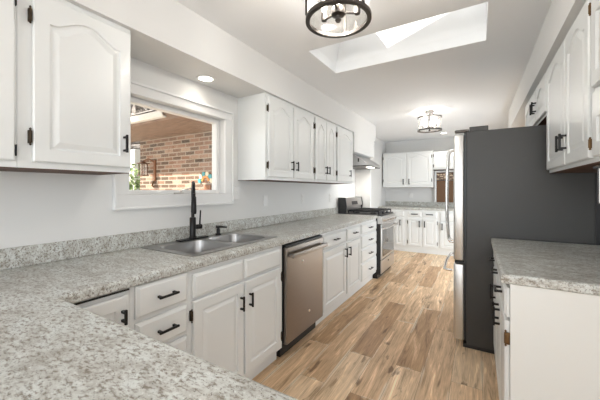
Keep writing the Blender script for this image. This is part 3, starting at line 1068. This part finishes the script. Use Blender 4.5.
for k in range(3):
    y0_ = ya + 0.03 + k * 0.2345
    y1_ = y0_ + 0.228
    mb = MB()
    zb, zt_ = 0.954, 0.974
    for x in (-1.70, -1.47, -1.235): mb.box(x - 0.007, x + 0.007, y0_, y1_, zb, zt_, 0.002)
    for y in (y0_ + 0.006, (y0_ + y1_) / 2, y1_ - 0.006): mb.box(-1.705, -1.23, y - 0.006, y + 0.006, zb + 0.001, zt_ + 0.001, 0.002)
    for x in (-1.70, -1.235):
        for y in (y0_ + 0.006, y1_ - 0.006): mb.box(x - 0.007, x + 0.007, y - 0.006, y + 0.006, 0.9222, zb)
    mb.build('grate', M['iron'], rg)
for x in (-1.60, -1.35):
    for y in (ya + 0.145, yb - 0.145):
        MB().lathe((x, y, 0.9222), [(0.05, 0), (0.05, 0.008), (0.036, 0.010), (0.036, 0.018), (0.03, 0.021)], 18).build('burner', M['iron'], rg)

# range hood
hd_ = thing('range_hood', 'slim stainless steel under-cabinet range hood above the gas range', 'hood', (-1.53, 4.62, 1.64))
mb = MB()
mb.prism([(-1.868, 0, 1.65), (-1.40, 0, 1.65), (-1.40, 0, 1.67), (-1.62, 0, 1.828), (-1.868, 0, 1.828)], (0, 4.25, 0), (0, 5.0, 0))
mb.build('shell', M['steel'], hd_)
MB().box(-1.84, -1.415, 4.27, 4.98, 1.638, 1.6495).build('filter_panel', M['lampmetal'], hd_)
MB().box(-1.50, -1.43, 4.52, 4.72, 1.633, 1.6375).build('lamp_lens', M['led'], hd_)
mb = MB()
mb.box(-1.54, -1.52, 4.2455, 4.2495, 1.70, 1.755)
mb.build('side_switch', M['blackplastic'], hd_)
lamp('hood_light', 'AREA', (-1.465, 4.62, 1.63), 2.4, (1.0, 0.95, 0.88), size=0.15)

# ---------------------------------------------------------------- fridge
fg = thing('refrigerator', 'tall French-door fridge with charcoal side and stainless front', 'refrigerator', (0.29, 3.2, 0))
fy0, fy1 = 2.755, 3.665
MB().box(-0.0800, 0.685, fy0, fy1, 0.03, 1.752, 0.004).build('cabinet', M['fridgeside'], fg)
MB().box(0.6855, 0.715, fy0 + 0.005, fy1 - 0.01, 0.05, 1.73).build('back_cover', M['blackplastic'], fg)
MB().box(-0.1050, 0.66, fy0 + 0.01, fy1 - 0.01, 0.0, 0.0295).build('plinth', M['blackplastic'], fg)
MB().box(-0.0960, -0.0805, fy0 + 0.003, fy1 - 0.003, 0.06, 1.745).build('door_seal', M['blackplastic'], fg)
for a, b in ((fy0, 3.206), (3.212, fy1)):
    o = MB().box(-0.1740, -0.0965, a, b, 0.70, 1.735, 0.012, 3).build('door', M['fsteel'], fg, True)
    hy = 3.206 - 0.05 if a == fy0 else 3.212 + 0.05
    MB().tube([(-0.188, hy, 1.66), (-0.225, hy, 1.66), (-0.245, hy, 1.63), (-0.256, hy, 1.4), (-0.258, hy, 1.2), (-0.256, hy, 1.0), (-0.245, hy, 0.82), (-0.225, hy, 0.79), (-0.188, hy, 0.79)], 0.011, 10).build('handle', M['chrome'], o)
o = MB().box(-0.1740, -0.0965, fy0, fy1, 0.055, 0.675, 0.012, 3).build('freezer_drawer', M['fsteel'], fg, True)
MB().tube([(-0.188, 2.83, 0.60), (-0.23, 2.83, 0.60), (-0.25, 2.86, 0.60), (-0.262, 3.21, 0.60), (-0.25, 3.56, 0.60), (-0.23, 3.59, 0.60), (-0.188, 3.59, 0.60)], 0.011, 10).build('handle', M['chrome'], o)
MB().box(-0.165, -0.06, fy0 + 0.002, fy0 + 0.05, 0.678, 0.697, 0.003).build('middle_hinge', M['blackplastic'], fg)
for y in (fy0 + 0.005, fy1 - 0.065):
    MB().box(-0.165, -0.062, y, y + 0.06, 1.7525, 1.772, 0.004).build('hinge_cover', M['lampmetal'], fg)
MB().box(-0.06, 0.07, fy0 + 0.01, fy1 - 0.01, 1.753, 1.790, 0.004).build('top_cover', M['fridgeside'], fg)

# steel paper towel bracket under the right cabinet
pt = thing('paper_towel_holder', 'steel under-cabinet paper towel holder at the right edge of the photo', 'holder', (0.47, 1.82, 1.22))
mb = MB()
mb.box(0.452, 0.475, 1.76, 1.86, 1.378, 1.392, 0.002).box(0.458, 0.470, 1.80, 1.83, 1.22, 1.377, 0.003)
mb.build('bracket', M['chrome'], pt)
MB().tube([(0.4705, 1.815, 1.245), (0.68, 1.815, 1.245)], 0.008, 8).build('rod', M['chrome'], pt)


# ---------------------------------------------------------------- wall plates
def wall_plate(name, label, cat, y, z, toggle):
    t = thing(name, label, cat, (XL + 0.001, y, z - 0.058))
    MB().box(XL + 0.0005, XL + 0.007, y - 0.036, y + 0.036, z - 0.058, z + 0.058, 0.003).build('plate', M['plate'], t)
    if toggle:
        MB().box(XL + 0.007, XL + 0.016, y - 0.005, y + 0.005, z - 0.012, z + 0.014, 0.002).build('toggle', M['plate'], t)
    else:
        for s in (-1, 1): MB().box(XL + 0.007, XL + 0.010, y - 0.016, y + 0.016, z + s * 0.024 - 0.015, z + s * 0.024 + 0.015, 0.003).build('socket', M['plate'], t)


wall_plate('light_switch', 'white wall switch plate right of the window', 'switch', 2.005, 1.255, True)
wall_plate('wall_outlet', 'white wall outlet left of three under the wall cabinets, nearest the sink', 'outlet', 2.43, 1.17, False)
wall_plate('wall_outlet', 'white wall outlet middle of three under the wall cabinets', 'outlet', 3.18, 1.17, False)
wall_plate('wall_outlet', 'white wall outlet right of three under the wall cabinets, nearest the range', 'outlet', 3.98, 1.17, False)
t = thing('back_outlet', 'white outlet plate on the far wall above the back counter', 'outlet', (-1.30, YB - 0.001, 1.12))
MB().box(-1.336, -1.264, YB - 0.007, YB - 0.0005, 1.10, 1.215, 0.003).build('plate', M['plate'], t)
for s in (1.133, 1.182): MB().box(-1.316, -1.284, YB - 0.010, YB - 0.007, s - 0.015, s + 0.015, 0.003).build('socket', M['plate'], t)


# ---------------------------------------------------------------- ceiling lights
def drum_light(x, y, rot, label, power):
    t = thing('ceiling_light', label, 'light', (x, y, ZC), 'semi-flush drum ceiling lights')
    zb, zt_ = 2.125, 2.305
    Rr = 0.156
    MB().lathe((x, y, 0), [(0.062, ZC - 0.001), (0.062, ZC - 0.018), (0.05, ZC - 0.026), (0.02, ZC - 0.028)], 24).build('canopy', M['lampmetal'], t)
    MB().tube([(x, y, ZC - 0.028), (x, y, 2.16)], 0.009, 10).build('stem', M['lampmetal'], t)
    for z in (zb, zt_):
        MB().lathe((x, y, z), [(Rr + 0.006, -0.007), (Rr + 0.006, 0.009), (Rr - 0.015, 0.009), (Rr - 0.015, -0.007)], 56, closed=True).build('ring', M['lampmetal'], t)
    MB().lathe((x, y, 0), [(Rr - 0.003, zb + 0.0095), (Rr - 0.003, zt_ - 0.0075), (Rr - 0.007, zt_ - 0.0075), (Rr - 0.007, zb + 0.0095)], 56, closed=True).build('glass_shade', M['shade'], t)
    for k in range(3):
        a = rot + 2 * PI * k / 3 + PI / 3
        px, py = x + (Rr + 0.002) * math.cos(a), y + (Rr + 0.002) * math.sin(a)
        MB().box(px - 0.006, px + 0.006, py - 0.006, py + 0.006, zb + 0.0095, zt_ - 0.0075).build('post', M['lampmetal'], t)
        mb = MB()
        mb.tube([(x + 0.03 * math.cos(a), y + 0.03 * math.sin(a), ZC - 0.026), (x + (Rr - 0.01) * math.cos(a), y + (Rr - 0.01) * math.sin(a), zt_ + 0.009)], 0.005, 8)
        mb.build('rod', M['lampmetal'], t)
    MB().lathe((x, y, 0), [(0.010, 2.115), (0.016, 2.125), (0.008, 2.135), (0.012, 2.145), (0.034, 2.15), (0.036, 2.165), (0.030, 2.185), (0.012, 2.19)], 24).build('hub', M['lampmetal'], t)
    for k in range(3):
        a = rot + 2 * PI * k / 3
        c_, s_ = math.cos(a), math.sin(a)
        arm = MB().tube([(x + 0.03 * c_, y + 0.03 * s_, 2.165), (x + 0.09 * c_, y + 0.09 * s_, 2.168), (x + 0.10 * c_, y + 0.10 * s_, 2.172)], 0.006, 8).build('arm', M['lampmetal'], t)
        bx, by = x + 0.10 * c_, y + 0.10 * s_
        MB().lathe((bx, by, 0), [(0.014, 2.165), (0.016, 2.18), (0.014, 2.205), (0.010, 2.206)], 14).build('socket', M['lampmetal'], arm)
        MB().lathe((bx, by, 0), [(0.009, 2.207), (0.012, 2.22), (0.016, 2.24), (0.012, 2.262), (0.003, 2.28)], 14).build('bulb', M['bulb'], arm)
        lamp('bulb_light', 'POINT', (x + 0.065 * math.cos(a + PI / 3), y + 0.065 * math.sin(a + PI / 3), 2.225), power / 3, (1.0, 0.96, 0.91), shadow_soft_size=0.012)


drum_light(-0.597, 1.365, math.radians(40), 'large near drum ceiling light with clear glass and dark rings', 7)
drum_light(-0.590, 4.56, math.radians(95), 'small far drum ceiling light with clear glass and dark rings', 5)


def downlight(x, y, z, label, power, r=0.052):
    t = thing('recessed_light', label, 'light', (x, y, z))
    MB().lathe((x, y, z), [(r + 0.016, -0.0005), (r + 0.014, -0.006), (r, -0.007), (r, -0.0005)], 32, closed=True).build('trim_ring', M['plate'], t)
    MB().lathe((x, y, z), [(r - 0.0005, -0.0005), (r - 0.0005, -0.003)], 32).build('lens', M['led'], t)
    lamp('downlight', 'SPOT', (x, y, z - 0.02), power, (1.0, 0.94, 0.87), spot_size=math.radians(140), spot_blend=0.7, shadow_soft_size=0.05)


downlight(-1.742, 1.54, ZS, 'round recessed downlight in the soffit above the window', 1)
downlight(-0.573, 6.44, ZC, 'recessed ceiling downlight near the far wall', 8)
